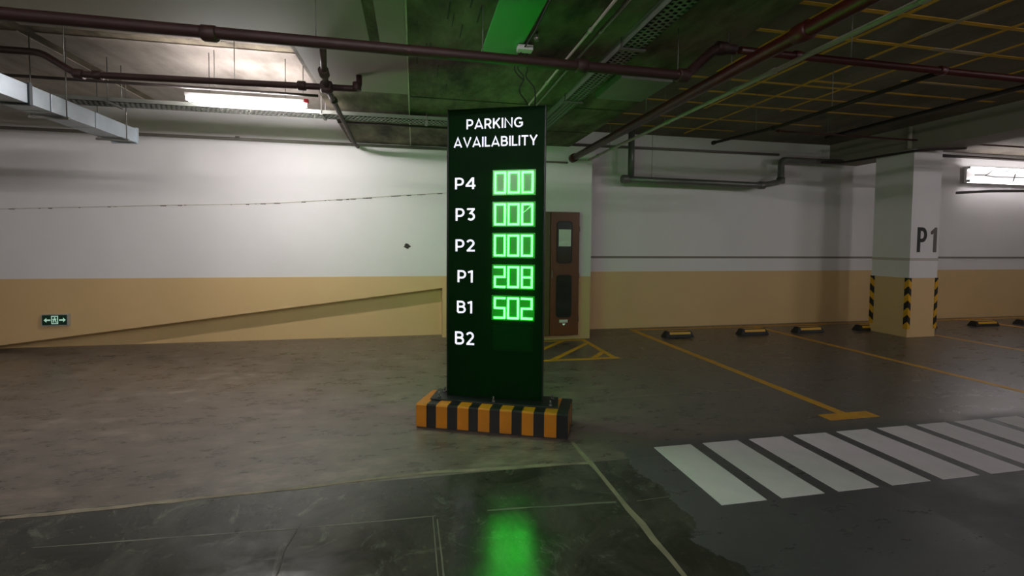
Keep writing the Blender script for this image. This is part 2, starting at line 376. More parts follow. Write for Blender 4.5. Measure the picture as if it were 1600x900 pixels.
# ------------------------------------------------------------------ the availability sign
PHI = math.atan2(-0.425, 1.178); SG = (0.017, 3.507, 0)
sh = lambda x, y: x + y * 0.13 * (1 if True else 0)
t = thing('kerb_block', 'low concrete kerb block in yellow and black stripes under the parking sign', 'kerb', SG, PHI)
ub = [0, .091, .174, .271, .357, .452, .532, .627, .711, .809, .891, .985, 1.07, 1.167, 1.254]
H, DP, CH = 0.205, 0.36, 0.012
b = bmn()
for i in range(14):
    u0, u1 = ub[i], ub[i + 1]; mi = i % 2
    prof = [(0, 0.012), (0, H - CH), (CH, H), (DP - CH, H), (DP, H - CH), (DP, 0.012)]
    A = [b.verts.new((sh(u0, p[0]), p[0], p[1])) for p in prof]; B = [b.verts.new((sh(u1, p[0]), p[0], p[1])) for p in prof]
    for k in range(5):
        f = b.faces.new((A[k], A[k + 1], B[k + 1], B[k])); f.material_index = mi
# left end (yellow) and right end (striped)
for u, cols, inv in ((0.0, [0], False), (1.254, [1, 0, 1, 0, 1], True)):
    n = len(cols); ys = [DP * k / n for k in range(n + 1)]
    for k in range(n):
        z0 = H - CH if k == 0 else H; z1 = H - CH if k == n - 1 else H
        f = b.faces.new([b.verts.new(p) for p in ((sh(u, ys[k]), ys[k], .012), (sh(u, ys[k + 1]), ys[k + 1], .012), (sh(u, ys[k + 1]), ys[k + 1], z1), (sh(u, ys[k]), ys[k], z0))]); f.material_index = cols[k]
bmesh.ops.remove_doubles(b, verts=b.verts[:], dist=1e-5)
obj('striped_block', b, ['kerb_yellow', 'kerb_black'], t)
b = bmn(); prism(b, [(sh(.004, .004), .006), (1.25, .006), (sh(1.25, DP), DP - .006), (sh(.004, DP), DP - .006)], 0.0, 0.014, axis='z'); obj('mortar_bed', b, 'crack', t)

sg = thing('parking_availability_sign', 'tall black sign headed PARKING AVAILABILITY with green number rows on a striped kerb', 'sign', (SG[0], SG[1], H), PHI)
def spart(name, bm, m, parent=None, label=None):
    bmesh.ops.translate(bm, verts=bm.verts[:], vec=(0, 0, -H))
    o = obj(name, bm, m, parent or sg)
    if label: o['label'] = label
    return o
U0, U1, V0, V1, ZB, ZT = 0.213, 1.047, 0.21, 0.32, H + .012, 2.705
plate = spart('base_plate', bx(0.09, 1.18, 0.105, 0.345, H, H + .012, bev=.002), 'plate')
for u, v in ((.155, .157), (.169, .288), (.639, .13), (1.116, .135), (1.129, .297), (.639, .335)):
    b = bmn(); tube(b, [(u, v, H + .01), (u, v, H + .022)], .016, 6); tube(b, [(u, v, H + .02), (u, v, H + .058)], .007, 8)
    spart('anchor_bolt', b, 'steel', plate)
spart('cabinet', bx(U0, U1, V0 + .004, V1 - .004, ZB, ZT, bev=.003), 'sign_frame')
for nm, v0, v1 in (('front_panel', V0, V0 + .005), ('back_panel', V1 - .005, V1)):
    spart(nm, bx(U0 + .008, U1 - .004, v0, v1, ZB + .004, ZT - .006), 'sign_black')
b = bmn()
for u0, u1 in ((U0 - .005, U0 + .006), (U1 - .006, U1 + .005)): box(b, u0, u1, V0 - .003, V1 + .003, ZB, ZT + .002)
spart('edge_frame', b, 'sign_frame')
# lettering
TH = 0.15
def _arc(cx_, cy_, rx, ry, a0, a1, n=7): return [(cx_ + rx * math.cos(math.radians(a0 + (a1 - a0) * k / n)), cy_ + ry * math.sin(math.radians(a0 + (a1 - a0) * k / n))) for k in range(n + 1)]
def glyph(c):
    h = TH / 2; T = 1 - h
    if c == 'I': return .15, [[(h, 0), (h, 1)]]
    if c == 'P': return .68, [[(h, 0), (h, T), (.36, T)] + _arc(.36, .655, .245, T - .655, 90, -90) + [(h, .385)]]
    if c == 'R': return .72, [[(h, 0), (h, T), (.36, T)] + _arc(.36, .665, .245, T - .665, 90, -90) + [(h, .405)], [(.36, .40), (.64, 0)]]
    if c == 'B': return .72, [[(h, h), (h, T), (.37, T)] + _arc(.37, .725, .22, T - .725, 90, -90) + [(.38, .525), (.39, .525)] + _arc(.39, .3, .255, .225, 90, -90) + [(h, h)], [(h, .525), (.38, .525)]]
    if c == 'A': return .88, [[(.06, 0), (.44, .97), (.82, 0)], [(.19, .25), (.69, .25)]]
    if c == 'V': return .86, [[(.06, 1), (.43, .05), (.80, 1)]]
    if c == 'K': return .74, [[(h, 0), (h, 1)], [(.66, 1), (h, .36)], [(.3, .55), (.68, 0)]]
    if c == 'N': return .8, [[(h, 0), (h, .94), (.8 - h, .06), (.8 - h, 1)]]
    if c == 'G': return .88, [_arc(.47, .5, .39, .425, 48, 318, 14) + [(.80, .25), (.80, .46), (.5, .46)]]
    if c == 'L': return .56, [[(h, 1), (h, h), (.56, h)]]
    if c == 'T': return .7, [[(0, T), (.7, T)], [(.35, T), (.35, 0)]]
    if c == 'Y': return .8, [[(.06, 1), (.4, .42), (.74, 1)], [(.4, .46), (.4, 0)]]
    if c == '1': return .4, [[(.02, .83), (.31, .92)], [(.31, .99), (.31, 0)]]
    if c == '2': return .66, [_arc(.32, .68, .24, .245, 160, -25, 9) + [(.13, h + .02), (.13, h), (.66, h)]]
    if c == '3': return .66, [[(.06, T), (.56, T), (.56, .9), (.32, .59), (.36, .58)] + _arc(.34, .335, .245, .255, 80, -140, 10)]
    if c == '4': return .74, [[(.56, 0), (.56, .93), (.50, .93), (.07, .32), (.07, .29), (.74, .29)]]
    return .3, []
def text_bm(s_, u0, u1, z0, z1, bold=0.0):
    bm = bmn(); x = 0.0; lines = []
    for c in s_:
        wd, ls = glyph(c)
        for l in ls: lines.append([(x + p[0], p[1]) for p in l])
        x += wd + .13
    W = x - .13
    f = lambda p: (u0 + p[0] / W * (u1 - u0), z0 + p[1] * (z1 - z0))
    for l in lines:
        L_, R_ = [], []
        pts = [l[0]] + [q for p, q in zip(l, l[1:]) if math.hypot(q[0] - p[0], q[1] - p[1]) > 1e-4]
        for i, p in enumerate(pts):
            d0 = Vector(p) - Vector(pts[i - 1]) if i > 0 else None; d1 = Vector(pts[i + 1]) - Vector(p) if i < len(pts) - 1 else None
            if d0 is None: d0 = d1
            if d1 is None: d1 = d0
            d0.normalize(); d1.normalize(); n0 = Vector((-d0.y, d0.x)); n1 = Vector((-d1.y, d1.x)); n = n0 + n1
            n = n / max(n.length_squared * .5, .45) if n.length > 1e-3 else n0
            L_.append((p[0] + n.x * TH / 2, p[1] + n.y * TH / 2)); R_.append((p[0] - n.x * TH / 2, p[1] - n.y * TH / 2))
        for i in range(len(pts) - 1): prism(bm, [f(L_[i]), f(L_[i + 1]), f(R_[i + 1]), f(R_[i])], -.003, 0)
    return bm
SEG = {'0': 'abcdef', '2': 'abged', '8': 'abcdefg', '5': 'afgcd'}
def digit_bm(ch, u0, z0, wd=.1, ht=.184, th=.0155, dy=.011):
    bm = bmn(); zm = z0 + ht / 2
    R = {'a': (u0, u0 + wd, z0 + ht - th, z0 + ht), 'd': (u0, u0 + wd, z0, z0 + th), 'g': (u0, u0 + wd, zm - th / 2, zm + th / 2),
         'b': (u0 + wd - th, u0 + wd, zm, z0 + ht), 'c': (u0 + wd - th, u0 + wd, z0, zm), 'f': (u0, u0 + th, zm, z0 + ht), 'e': (u0, u0 + th, z0, zm)}
    segs = SEG[ch]; use = []
    for s in segs:
        a = list(R[s])
        if s in 'bc' or s in 'ef':   # clip where a bar meets so faces do not overlap
            if a[3] >= z0 + ht - 1e-6 and 'a' in segs: a[3] -= th
            if a[2] <= z0 + 1e-6 and 'd' in segs: a[2] += th
            if 'g' in segs:
                if abs(a[2] - zm) < 1e-6: a[2] += th / 2
                if abs(a[3] - zm) < 1e-6: a[3] -= th / 2
        use.append((s, a))
    for s, a in use: box(bm, a[0], a[1], -dy, 0, a[2], a[3])
    return bm
ROWS = [('P4', '000', .278, .458, 2.021, 2.12, 1.978, .622), ('P3', '000', .284, .455, 1.751, 1.858, 1.711, .622), ('P2', '000', .284, .455, 1.485, 1.59, 1.447, .622),
        ('P1', '208', .303, .440, 1.217, 1.323, 1.179, .624), ('B1', '502', .299, .436, .948, 1.056, .913, .625)]
for side in (0, 1):
    def place(bm):
        if side == 0:
            bmesh.ops.translate(bm, verts=bm.verts[:], vec=(0, V0, 0))
        else:
            for v in bm.verts: v.co.x = U0 + U1 - v.co.x; v.co.y = V1 - v.co.y
        return bm
    spart('lettering', place(text_bm('PARKING', .377, .860, 2.53, 2.614, .004)), 'sign_letter')
    spart('lettering', place(text_bm('AVAILABILITY', .266, .982, 2.378, 2.462, .004)), 'sign_letter')
    spart('lettering', place(text_bm('B2', .283, .454, .672, .787, .004)), 'sign_letter')
    for lb, dg_, l0, l1, z0, z1, dz, du in ROWS:
        spart('lettering', place(text_bm(lb, l0, l1, z0, z1, .004)), 'sign_letter')
        wn = spart('display_window', place(bx(.606, .972, -.0012, 0.001, dz - .014, dz + .2)), 'sign_window_lit')
        for k, ch in enumerate(dg_):
            spart('led_digit', place(digit_bm(ch, du + k * .1155, dz)), 'led' if side == 0 else 'led_back', wn)
    spart('display_window', place(bx(.617, .96, -.0012, .001, .637, .853)), 'sign_window')
# hairline break across the last digit of the P3 row
b = bmn(); prism(b, [(.856, 1.805), (.868, 1.813), (.938, 1.868), (.945, 1.893), (.936, 1.885), (.905, 1.842), (.858, 1.818)], V0 - .004, V0 + .001)
spart('display_crack', b, 'led_crack')

# ------------------------------------------------------------------ hose cabinet in the wall bay
t = thing('fire_hose_cabinet', 'tall brown-red hose cabinet with two dark round-cornered windows on the wall bay', 'cabinet', (1.9, 6.3, 0.1))
def rrect(x0, x1, z0, z1, r, n=5):
    pts = []
    for cx_, cz_, a0 in ((x1 - r, z1 - r, 0), (x0 + r, z1 - r, 90), (x0 + r, z0 + r, 180), (x1 - r, z0 + r, 270)):
        for k in range(n + 1):
            a = math.radians(a0 + 90 * k / n); pts.append((cx_ + r * math.cos(a), cz_ + r * math.sin(a)))
    return pts
part('carcass', bx(1.62, 2.615, 6.33, 6.452, .09, 2.07, bev=.004), 'cab_side', t)
d = part('door', bx(2.13, 2.607, 6.305, 6.332, .1, 2.062, bev=.004), 'cab_red', t)
d2 = part('door', bx(1.63, 2.118, 6.305, 6.332, .1, 2.062, bev=.004), 'cab_side', t, 'narrower door leaf, green sign light put into its colour')
def sub(name, bm, m, par, tloc):
    bmesh.ops.translate(bm, verts=bm.verts[:], vec=-Vector(tloc)); return obj(name, bm, m, par)
TL = (1.9, 6.3, 0.1)
for z0, z1 in ((1.256, 1.915), (.393, 1.063)):
    for off, par in ((0, d),):
        b = bmn(); out = rrect(2.226, 2.484, z0 - .008, z1 + .008, .05); inn = rrect(2.236, 2.474, z0 + .004, z1 - .004, .045)
        A = [b.verts.new((p[0], 6.297, p[1])) for p in out]; B = [b.verts.new((p[0], 6.297, p[1])) for p in inn]; A2 = [b.verts.new((p[0], 6.306, p[1])) for p in out]; B2 = [b.verts.new((p[0], 6.306, p[1])) for p in inn]; n = len(out)
        for k in range(n):
            j = (k + 1) % n; b.faces.new((A[k], A[j], B[j], B[k])); b.faces.new((A[k], A2[k], A2[j], A[j])); b.faces.new((B[k], B[j], B2[j], B2[k]))
        sub('window_gasket', b, 'rubber', par, TL)
        b = bmn(); prism(b, rrect(2.234, 2.476, z0, z1, .046), 6.3005, 6.3055); sub('window_pane', b, 'glass_dark', par, TL)
sub('paper_notice', bx(2.258, 2.462, 6.2975, 6.3, 1.522, 1.79), 'paper', d, TL)
b = bmn(); box(b, 2.286, 2.426, 6.302, 6.3055, .303, .35)
sub('label_plate', b, 'paper', d, TL)
b = bmn(); prism(b, [(2.335, .285), (2.385, .285), (2.36, .255)], 6.302, 6.306); sub('label_mark', b, 'exit_white', d, TL)
sub('door_handle', bx(2.145, 2.16, 6.285, 6.306, 1.02, 1.14, bev=.003), 'steel', d, TL)
for z in (.35, 1.05, 1.8): sub('hinge', tb([(2.611, 6.31, z - .04), (2.611, 6.31, z + .04)], .006, 8), 'steel', d, TL)

# ------------------------------------------------------------------ exit sign on left wall
t = thing('exit_sign', 'small green two-way exit sign with white arrows low on the tan wall', 'sign', (-5.0, 6.87, .355))
part('housing', bx(-5.165, -4.833, 6.825, 6.872, .352, .518, bev=.003), 'exit_frame', t)
part('face', bx(-5.15, -4.85, 6.822, 6.826, .366, .508), 'exit_green', t)
zc = .437
def ar(cx_, s):
    b = bmn(); prism(b, [(cx_ - s * .042, zc), (cx_ - s * .012, zc + .032), (cx_ - s * .012, zc + .01), (cx_ + s * .036, zc + .01), (cx_ + s * .036, zc - .01), (cx_ - s * .012, zc - .01), (cx_ - s * .012, zc - .032)], 6.819, 6.823)
    part('arrow', b, 'exit_white', t)
ar(-5.085, 1); ar(-4.905, -1)
b = bmn(); fr = [(-5.037, -4.955, .382, .392), (-5.037, -4.955, .486, .496), (-5.037, -5.027, .392, .486), (-4.965, -4.955, .392, .486)]
for r in fr: box(b, r[0], r[1], 6.819, 6.823, r[2], r[3])
box(b, -5.004, -4.988, 6.819, 6.823, .462, .476); box(b, -5.012, -4.982, 6.819, 6.823, .434, .458); box(b, -5.022, -5.01, 6.819, 6.823, .44, .448); box(b, -4.984, -4.972, 6.819, 6.823, .446, .454)
box(b, -5.014, -5.004, 6.819, 6.823, .404, .434); box(b, -4.99, -4.98, 6.819, 6.823, .41, .434); box(b, -4.984, -4.97, 6.819, 6.823, .404, .412)
part('running_figure_symbol', b, 'exit_white', t)

# ------------------------------------------------------------------ pillar stencil and corner guards
b = bmn(); Y0, Y1 = 5.704, 5.711
prism(b, [(8.447, 1.46), (8.51, 1.46), (8.51, 1.885), (8.447, 1.885)], Y0, Y1)
def arc(cx_, cz_, rx, rz, a0, a1, n=8): return [(cx_ + rx * math.cos(math.radians(a0 + (a1 - a0) * k / n)), cz_ + rz * math.sin(math.radians(a0 + (a1 - a0) * k / n))) for k in range(n + 1)]
o1 = [(8.511, 1.885)] + arc(8.55, 1.757, .098, .128, 90, -90) + [(8.511, 1.629)]
i1 = [(8.511, 1.822)] + arc(8.548, 1.757, .042, .065, 90, -90) + [(8.511, 1.692)]
for k in range(len(o1) - 1): prism(b, [o1[k], o1[k + 1], i1[k + 1], i1[k]], Y0, Y1)
part('stencilled_letter', b, 'text_black', pillar)
b = bmn(); prism(b, [(8.792, 1.46), (8.86, 1.46), (8.86, 1.885), (8.815, 1.885), (8.792, 1.85)], Y0, Y1)
prism(b, [(8.792, 1.86), (8.73, 1.815), (8.73, 1.768), (8.762, 1.765), (8.792, 1.79)], Y0, Y1)
part('stencilled_number', b, 'text_grey', pillar)
def guard(cx_, cy_, sx_, sy_, label):
    t = thing('corner_guard', label, 'corner guard', (cx_, cy_, .14), 0, 'striped guards on the pillar corners')
    z0, z1, wd, th = .14, 1.02, .055, .012
    bands = []; per = .245; z = z0 - .12; i = 1
    while z < z1 + .2: bands.append((z, z + per / 2, i % 2)); z += per / 2; i += 1
    for ax in ('x', 'y'):
        b = bmn()
        for a, c, mi in bands:   # chevron: highest at the corner
            poly = [(0, a), (wd, a - .06), (wd, c - .06), (0, c)]
            def clip(poly, zc_, keep_above):
                out = []
                for k in range(len(poly)):
                    p, q = poly[k], poly[(k + 1) % len(poly)]
                    pin = (p[1] >= zc_) == keep_above or abs(p[1] - zc_) < 1e-9; qin = (q[1] >= zc_) == keep_above or abs(q[1] - zc_) < 1e-9
                    if pin: out.append(p)
                    if pin != qin:
                        s_ = (zc_ - p[1]) / (q[1] - p[1]); out.append((p[0] + (q[0] - p[0]) * s_, zc_))
                return out
            poly = clip(poly, z0, True)
            if len(poly) > 2: poly = clip(poly, z1, False)
            if len(poly) < 3: continue
            if ax == 'x': prism(b, [(cx_ + sx_ * p[0] - sx_ * th, p[1]) for p in poly], cy_ - sy_ * th, cy_, mi)
            else: prism(b, [(cy_ + sy_ * p[0], p[1]) for p in poly], cx_ - sx_ * th, cx_, mi, 'x')
        part('guard_flange', b, ['guard_yellow', 'rubber'], t)
guard(8.31, 5.71, 1, 1, 'black and yellow chevron guard on the front-left corner of the pillar')
guard(8.31, 6.30, 1, -1, 'black and yellow guard on the rear-left corner of the pillar')
guard(8.91, 5.71, -1, 1, 'black and yellow guard on the front-right corner of the pillar')

# ------------------------------------------------------------------ wheel stops
def wheel_stop(x0, x1, label):
    t = thing('wheel_stop', label, 'wheel stop', ((x0 + x1) / 2, 6.36, 0), 0, 'rubber wheel stops along the right wall')
    y0, y1, h = 6.27, 6.42, .1; e = .045; c = .035
    b = bmn(); B = [b.verts.new(p) for p in ((x0, y0, 0), (x1, y0, 0), (x1, y1, 0), (x0, y1, 0))]; T = [b.verts.new(p) for p in ((x0 + e, y0 + c, h), (x1 - e, y0 + c, h), (x1 - e, y1 - c, h), (x0 + e, y1 - c, h))]
    b.faces.new(B[::-1]); b.faces.new(T)
    for k in range(4): b.faces.new((B[k], B[(k + 1) % 4], T[(k + 1) % 4], T[k]))
    bmesh.ops.bevel(b, geom=b.edges[:], offset=.006, segments=2, affect='EDGES'); part('rubber_body', b, 'rubber', t)
    xa, xb = x0 + e + .045, x1 - e - .02
    f = lambda zz, dd: y0 + c * zz / h - dd
    b = bmn(); prism(b, [(f(.05, .004), .05), (f(.088, .004), .088), (f(.088, -.001), .088), (f(.05, -.001), .05)], xa, xb, axis='x'); part('reflective_strip', b, 'guard_yellow', t)
    b = bmn(); prism(b, [(y0 + c + .012, h - .001), (y1 - c - .02, h - .001), (y1 - c - .02, h + .002), (y0 + c + .012, h + .002)], xa, xb, axis='x'); part('reflective_strip', b, 'guard_yellow', t)
wheel_stop(4.14, 4.68, 'black rubber wheel stop with yellow strip, nearest the hose cabinet')
wheel_stop(5.58, 6.14, 'black rubber wheel stop just left of the second bay line')
wheel_stop(6.72, 7.3, 'black rubber wheel stop just right of the second bay line')
wheel_stop(8.05, 8.62, 'black rubber wheel stop peeping out left of the pillar')
wheel_stop(9.3, 9.87, 'black rubber wheel stop peeping out right of the pillar')
wheel_stop(10.8, 11.42, 'black rubber wheel stop in the open bay right of the pillar')
wheel_stop(11.98, 12.55, 'black rubber wheel stop cut by the right frame edge')

# ------------------------------------------------------------------ lamps
def tube_lamp(name, label, x0, x1, y, z, r, m, ztop, group, hood=True):
    t = thing(name, label, 'lamp', ((x0 + x1) / 2, y, z), 0, group)
    if hood:
        b = bmn(); prism(b, [(y - .05, z + .035), (y - .028, z + .085), (y + .028, z + .085), (y + .05, z + .035), (y + .044, z + .03), (y - .044, z + .03)], x0 - .02, x1 + .02, axis='x'); part('housing', b, 'lamp_body', t)
    else:
        part('housing', bx(x0 - .02, x1 + .02, y - .016, y + .016, z + .03, z + .065, bev=.003), 'lamp_body', t)
    part('fluorescent_tube', tb([(x0 + .02, y, z), (x1 - .02, y, z)], r, 14), m, t)
    for x, s in ((x0, 1), (x1, -1)):
        part('lamp_holder', bx(x - .012, x + .02 if s > 0 else x + .012, y - .014, y + .014, z - .018, z + .036), 'lamp_body', t)
    for f in (.18, .82):
        x = x0 + (x1 - x0) * f; part('hanger_wire', tb([(x, y, z + .06), (x, y, ztop)], .004, 6), 'steel', t)
    return t
G = 'fluorescent tube lamps under the slab'
lt = tube_lamp('tube_lamp', 'glowing white fluorescent tube hanging under the left ceiling', -2.29, -1.14, 4.8, 3.02, .026, 'tube_near', 3.5, G, hood=False)
part('end_clip', bx(-1.16, -1.115, 4.78, 4.82, 3.05, 3.09, bev=.004), 'red_clip', lt, 'red end clip')
for i, (x, y, z, f) in enumerate(AISLE):
    m = tube_mat('tube_glow_aisle', TUBE_AISLE * f); M['aisle%d' % i] = m
    where = ['far left of the aisle', 'directly over the aisle before the sign', 'before the zebra crossing', 'before the P1 pillar', 'in the rear row, middle', 'in the rear row, left', 'in the rear row, right'][i]
    tube_lamp('tube_lamp', 'hooded fluorescent lamp overhead ' + where, x - .6, x + .6, y, z, .026, 'aisle%d' % i, 3.59, G)
t = thing('wall_lamp', 'bright twin-tube lamp with trailing black wires high on the far right wall', 'lamp', (12.9, 7.05, 3.1), 0, None)
part('reflector', bx(11.62, 14.2, 7.02, 7.06, 2.93, 3.27, bev=.004), 'lamp_body', t)
b = bmn(); box(b, 11.9, 12.0, 7.05, 7.141, 3.05, 3.15); box(b, 13.8, 13.9, 7.05, 7.141, 3.05, 3.15); part('wall_bracket', b, 'steel', t)
for z in (2.965, 3.245): part('fluorescent_tube', tb([(11.66, 6.99, z), (14.16, 6.99, z)], .02, 12), 'tube_wall', t)
b = bmn()
for z in (2.965, 3.245):
    for x in (11.64, 14.16): box(b, x - .012, x + .012, 6.97, 7.03, z - .026, z + .026)
part('lamp_holders', b, 'lamp_body', t)
for p in ([(11.75, 6.96, 3.09), (12.05, 6.95, 3.095), (12.14, 6.95, 3.15), (12.2, 6.95, 3.2), (12.6, 6.95, 3.2), (14.0, 6.96, 3.19)], [(12.03, 6.96, 3.09), (12.3, 6.96, 3.065), (12.9, 6.96, 3.075), (14.0, 6.96, 3.08)], [(12.86, 6.95, 3.15), (12.83, 6.95, 3.06), (12.78, 6.95, 2.93)]):
    part('loose_wire', tb(fillet(p, .08, 3), .009, 6), 'wire', t)

# ------------------------------------------------------------------ pipes
def pipe(name, label, cat, loc, runs, m, elbows=(), couplings=(), hangers=(), group=None, r_el=.12, hang_m='steel'):
    t = thing(name, label, cat, loc, 0, group)
    for path, r in runs: part('pipe_run', tb(fillet(path, r_el), r, 14), m, t)
    for p, r, dr in couplings:
        p = Vector(p); dr = Vector(dr).normalized(); part('coupling', tb([p - dr * r * 1.1, p - dr * r * .9, p + dr * r * .9, p + dr * r * 1.1], [r * 1.05, r * 1.25, r * 1.25, r * 1.05], 14), m, t)
    for p, r, zt in hangers:
        b = bmn(); x, y, z = p
        tube(b, [(x, y, z + r), (x, y, zt)], .0035, 6)
        part('hanger_rod', b, hang_m, t)
    return t
pipe('sprinkler_main', 'long dark brown sprinkler main crossing the whole ceiling with a step up at right', 'pipe', (0, 2.78, 2.8),
     [([(-9.9, 2.78, 2.83), (-2.25, 2.78, 2.805), (0, 2.78, 2.795), (1.96, 2.80, 2.795), (2.2, 2.79, 3.012), (2.36, 2.79, 3.012)], .035)], 'brown_pipe', r_el=.05,
     couplings=[((-1.2, 2.78, 2.793), .038, (1, 0, 0)), ((1.15, 2.79, 2.795), .038, (1, 0, 0)), ((1.94, 2.80, 2.795), .039, (1, 0, 0)), ((2.24, 2.79, 3.012), .038, (1, 0, 0))],
     hangers=[((-6.5, 2.78, 2.79), .038, 3.122), ((-2.4, 2.78, 2.79), .038, 3.122), ((-.6, 2.78, 2.79), .038, 3.122), ((.45, 2.78, 2.79), .038, 3.13), ((1.9, 2.8, 2.79), .038, 3.13), ((2.3, 2.79, 3.012), .038, 3.13)])
pipe('sprinkler_branch', 'thinner dark red pipe carrying on from the brown main across the taped ceiling', 'pipe', (4, 2.79, 3.012),
     [([(2.40, 2.79, 3.012), (16.9, 2.81, 3.0)], .027)], 'red_pipe',
     couplings=[((4.3, 2.79, 3.011), .029, (1, 0, 0)), ((2.9, 2.79, 3.012), .03, (1, 0, 0))], hangers=[((3.4, 2.79, 3.01), .025, 3.59), ((5.6, 2.79, 3.01), .025, 3.59), ((9.5, 2.8, 3.0), .025, 3.59)])
pipe('riser_pipe', 'thick dark red pipe running diagonally overhead from top right to the wall bay', 'pipe', (2.47, 3, 2.91),
     [([(2.43, -2.0, 2.905), (2.43, 2.4, 2.905), (2.52, 6.44, 2.94)], .05)], 'red_pipe', couplings=[((2.43, 2.3, 2.905), .05, (0, 1, 0)), ((2.52, 6.38, 2.94), .055, (0, 1, 0))],
     hangers=[((2.43, 0.8, 2.905), .05, 3.59), ((2.48, 4.2, 2.92), .05, 3.59)])
pipe('steel_conduit', 'pale steel conduit running beside the thick dark red pipe', 'conduit', (2.8, 3, 2.93),
     [([(2.8, -2.0, 2.93), (2.8, 6.42, 2.93)], .019)], 'conduit', r_el=.06,
     couplings=[((2.8, y, 2.93), .02, (0, 1, 0)) for y in (1.9, 2.9, 3.3, 4.3, 5.6, 6.1)], hangers=[((2.8, y, 2.93), .017, 3.59) for y in (1.0, 3.35, 4.35, 5.7)])
pipe('bay_conduit', 'short grey conduit along the wall bay just right of the sign top', 'conduit', (1.8, 6.43, 2.87), [([(2.44, 6.43, 2.87), (2.2, 6.43, 2.87), (0.9, 6.43, 2.87)], .015)], 'grey_conduit')
pipe('left_branch_pipe', 'brown branch pipe with a kink crossing above the left tube lamp', 'pipe', (-2, 4.2, 3.0),
     [([(-9.9, 4.2, 3.15), (-3.12, 4.2, 3.15), (-2.86, 4.2, 2.99), (-0.51, 4.12, 3.0), (-0.51, 4.12, 3.12)], .029)], 'brown_pipe', r_el=.06,
     couplings=[((-2.84, 4.2, 2.99), .034, (1, 0, -.1)), ((-2.7, 4.2, 2.99), .032, (1, 0, 0)), ((-1.02, 4.14, 3.0), .034, (1, 0, 0)), ((-0.53, 4.12, 3.02), .034, (0, 0, 1))],
     hangers=[((-2.95, 4.2, 3.04), .03, 3.5), ((-6.0, 4.2, 3.15), .03, 3.5), ((-1.6, 4.17, 3.0), .03, 3.5)])
pipe('cross_pipe', 'rusty brown pipe with a cross fitting running back to the left wall', 'pipe', (-.8, 4.2, 3.0),
     [([(-.72, 3.58, 3.125), (-.76, 3.8, 3.04), (-.8, 4.13, 3.0), (-.845, 6.35, 2.99), (-.86, 6.79, 3.05)], .026)], 'rust_pipe', r_el=.08,
     couplings=[((-.8, 4.13, 3.0), .045, (0, 1, 0)), ((-.8, 4.13, 3.0), .045, (1, 0, 0)), ((-.77, 3.86, 3.03), .036, (0, 1, -.3)), ((-.805, 4.5, 3.0), .03, (0, 1, 0))],
     hangers=[((-.82, 5.4, 2.995), .026, 3.13)])
pipe('wall_conduit', 'grey conduit clipped along the top of the long white left wall', 'conduit', (-3, 6.92, 3.12),
     [([(-9.9, 6.845, 3.115), (0.74, 6.845, 3.09)], .022)], 'grey_conduit', couplings=[((x, 6.845, 3.11), .024, (1, 0, 0)) for x in (-7, -4.2, -2.6)])
pipe('ceiling_conduit', 'thin dark conduit under the left ceiling just above the tube lamp', 'conduit', (-2.5, 4.74, 3.13),
     [([(-9.9, 4.72, 3.125), (-1.0, 4.72, 3.11)], .014)], 'black_pipe', hangers=[((x, 4.72, 3.12), .01, 3.5) for x in (-6.5, -3.3, -2.0, -1.15)])
pipe('soffit_pipe', 'thin black pipe under the dropped beam behind the sign', 'pipe', (0, 5.46, 3.05),
     [([(-.93, 5.46, 3.05), (1.5, 5.46, 3.05)], .014)], 'black_pipe', hangers=[((x, 5.46, 3.05), .01, 3.13) for x in (-.6, .3, 1.35)])
pipe('drop_pipe', 'dark sprinkler drop reaching toward the right wall with a capped pale end', 'pipe', (4.4, 4, 3.03),
     [([(4.36, 2.83, 3.02), (4.45, 4.55, 3.03), (4.26, 5.42, 3.035)], .02)], 'black_pipe', couplings=[((4.44, 4.58, 3.03), .024, (0, 1, 0)), ((4.262, 5.40, 3.035), .023, (-.2, 1, 0))], hangers=[((4.4, 4.8, 3.032), .015, 3.59), ((4.41, 3.8, 3.025), .015, 3.59)])
pipe('beam_side_pipe', 'dark red-brown pipe running high beside the beam above the pillar', 'pipe', (7.1, 5, 3.45),
     [([(7.1, 0.5, 3.45), (7.1, 6.2, 3.45)], .03)], 'black_pipe', hangers=[((7.1, y, 3.45), .02, 3.59) for y in (2.5, 4.5, 6.0)])
pipe('thin_red_pipe', 'thin red pipe running right below the ceiling in front of the pillar top', 'pipe', (9, 5.9, 3.4),
     [([(5.55, 5.66, 3.34), (16.9, 5.66, 3.31)], .014)], 'red_pipe', couplings=[((5.6, 5.66, 3.34), .018, (1, 0, 0))], hangers=[((x, 5.66, 3.33), .01, 3.59) for x in (6.5, 8.0, 11.0)])
pipe('top_wall_pipe', 'dark pipe along the wall and ceiling joint right of the pillar', 'pipe', (9, 7.08, 3.49), [([(9.2, 7.09, 3.5), (16.9, 7.09, 3.48)], .028)], 'black_pipe', hangers=[((x, 7.09, 3.5), .02, 3.59) for x in (10, 14)])
pipe('wall_strip_pipe', 'slim grey pipe high on the right wall above the drain pipe', 'pipe', (5, 7.11, 3.34), [([(2.5, 7.112, 3.335), (7.05, 7.112, 3.34)], .024)], 'grey_conduit')
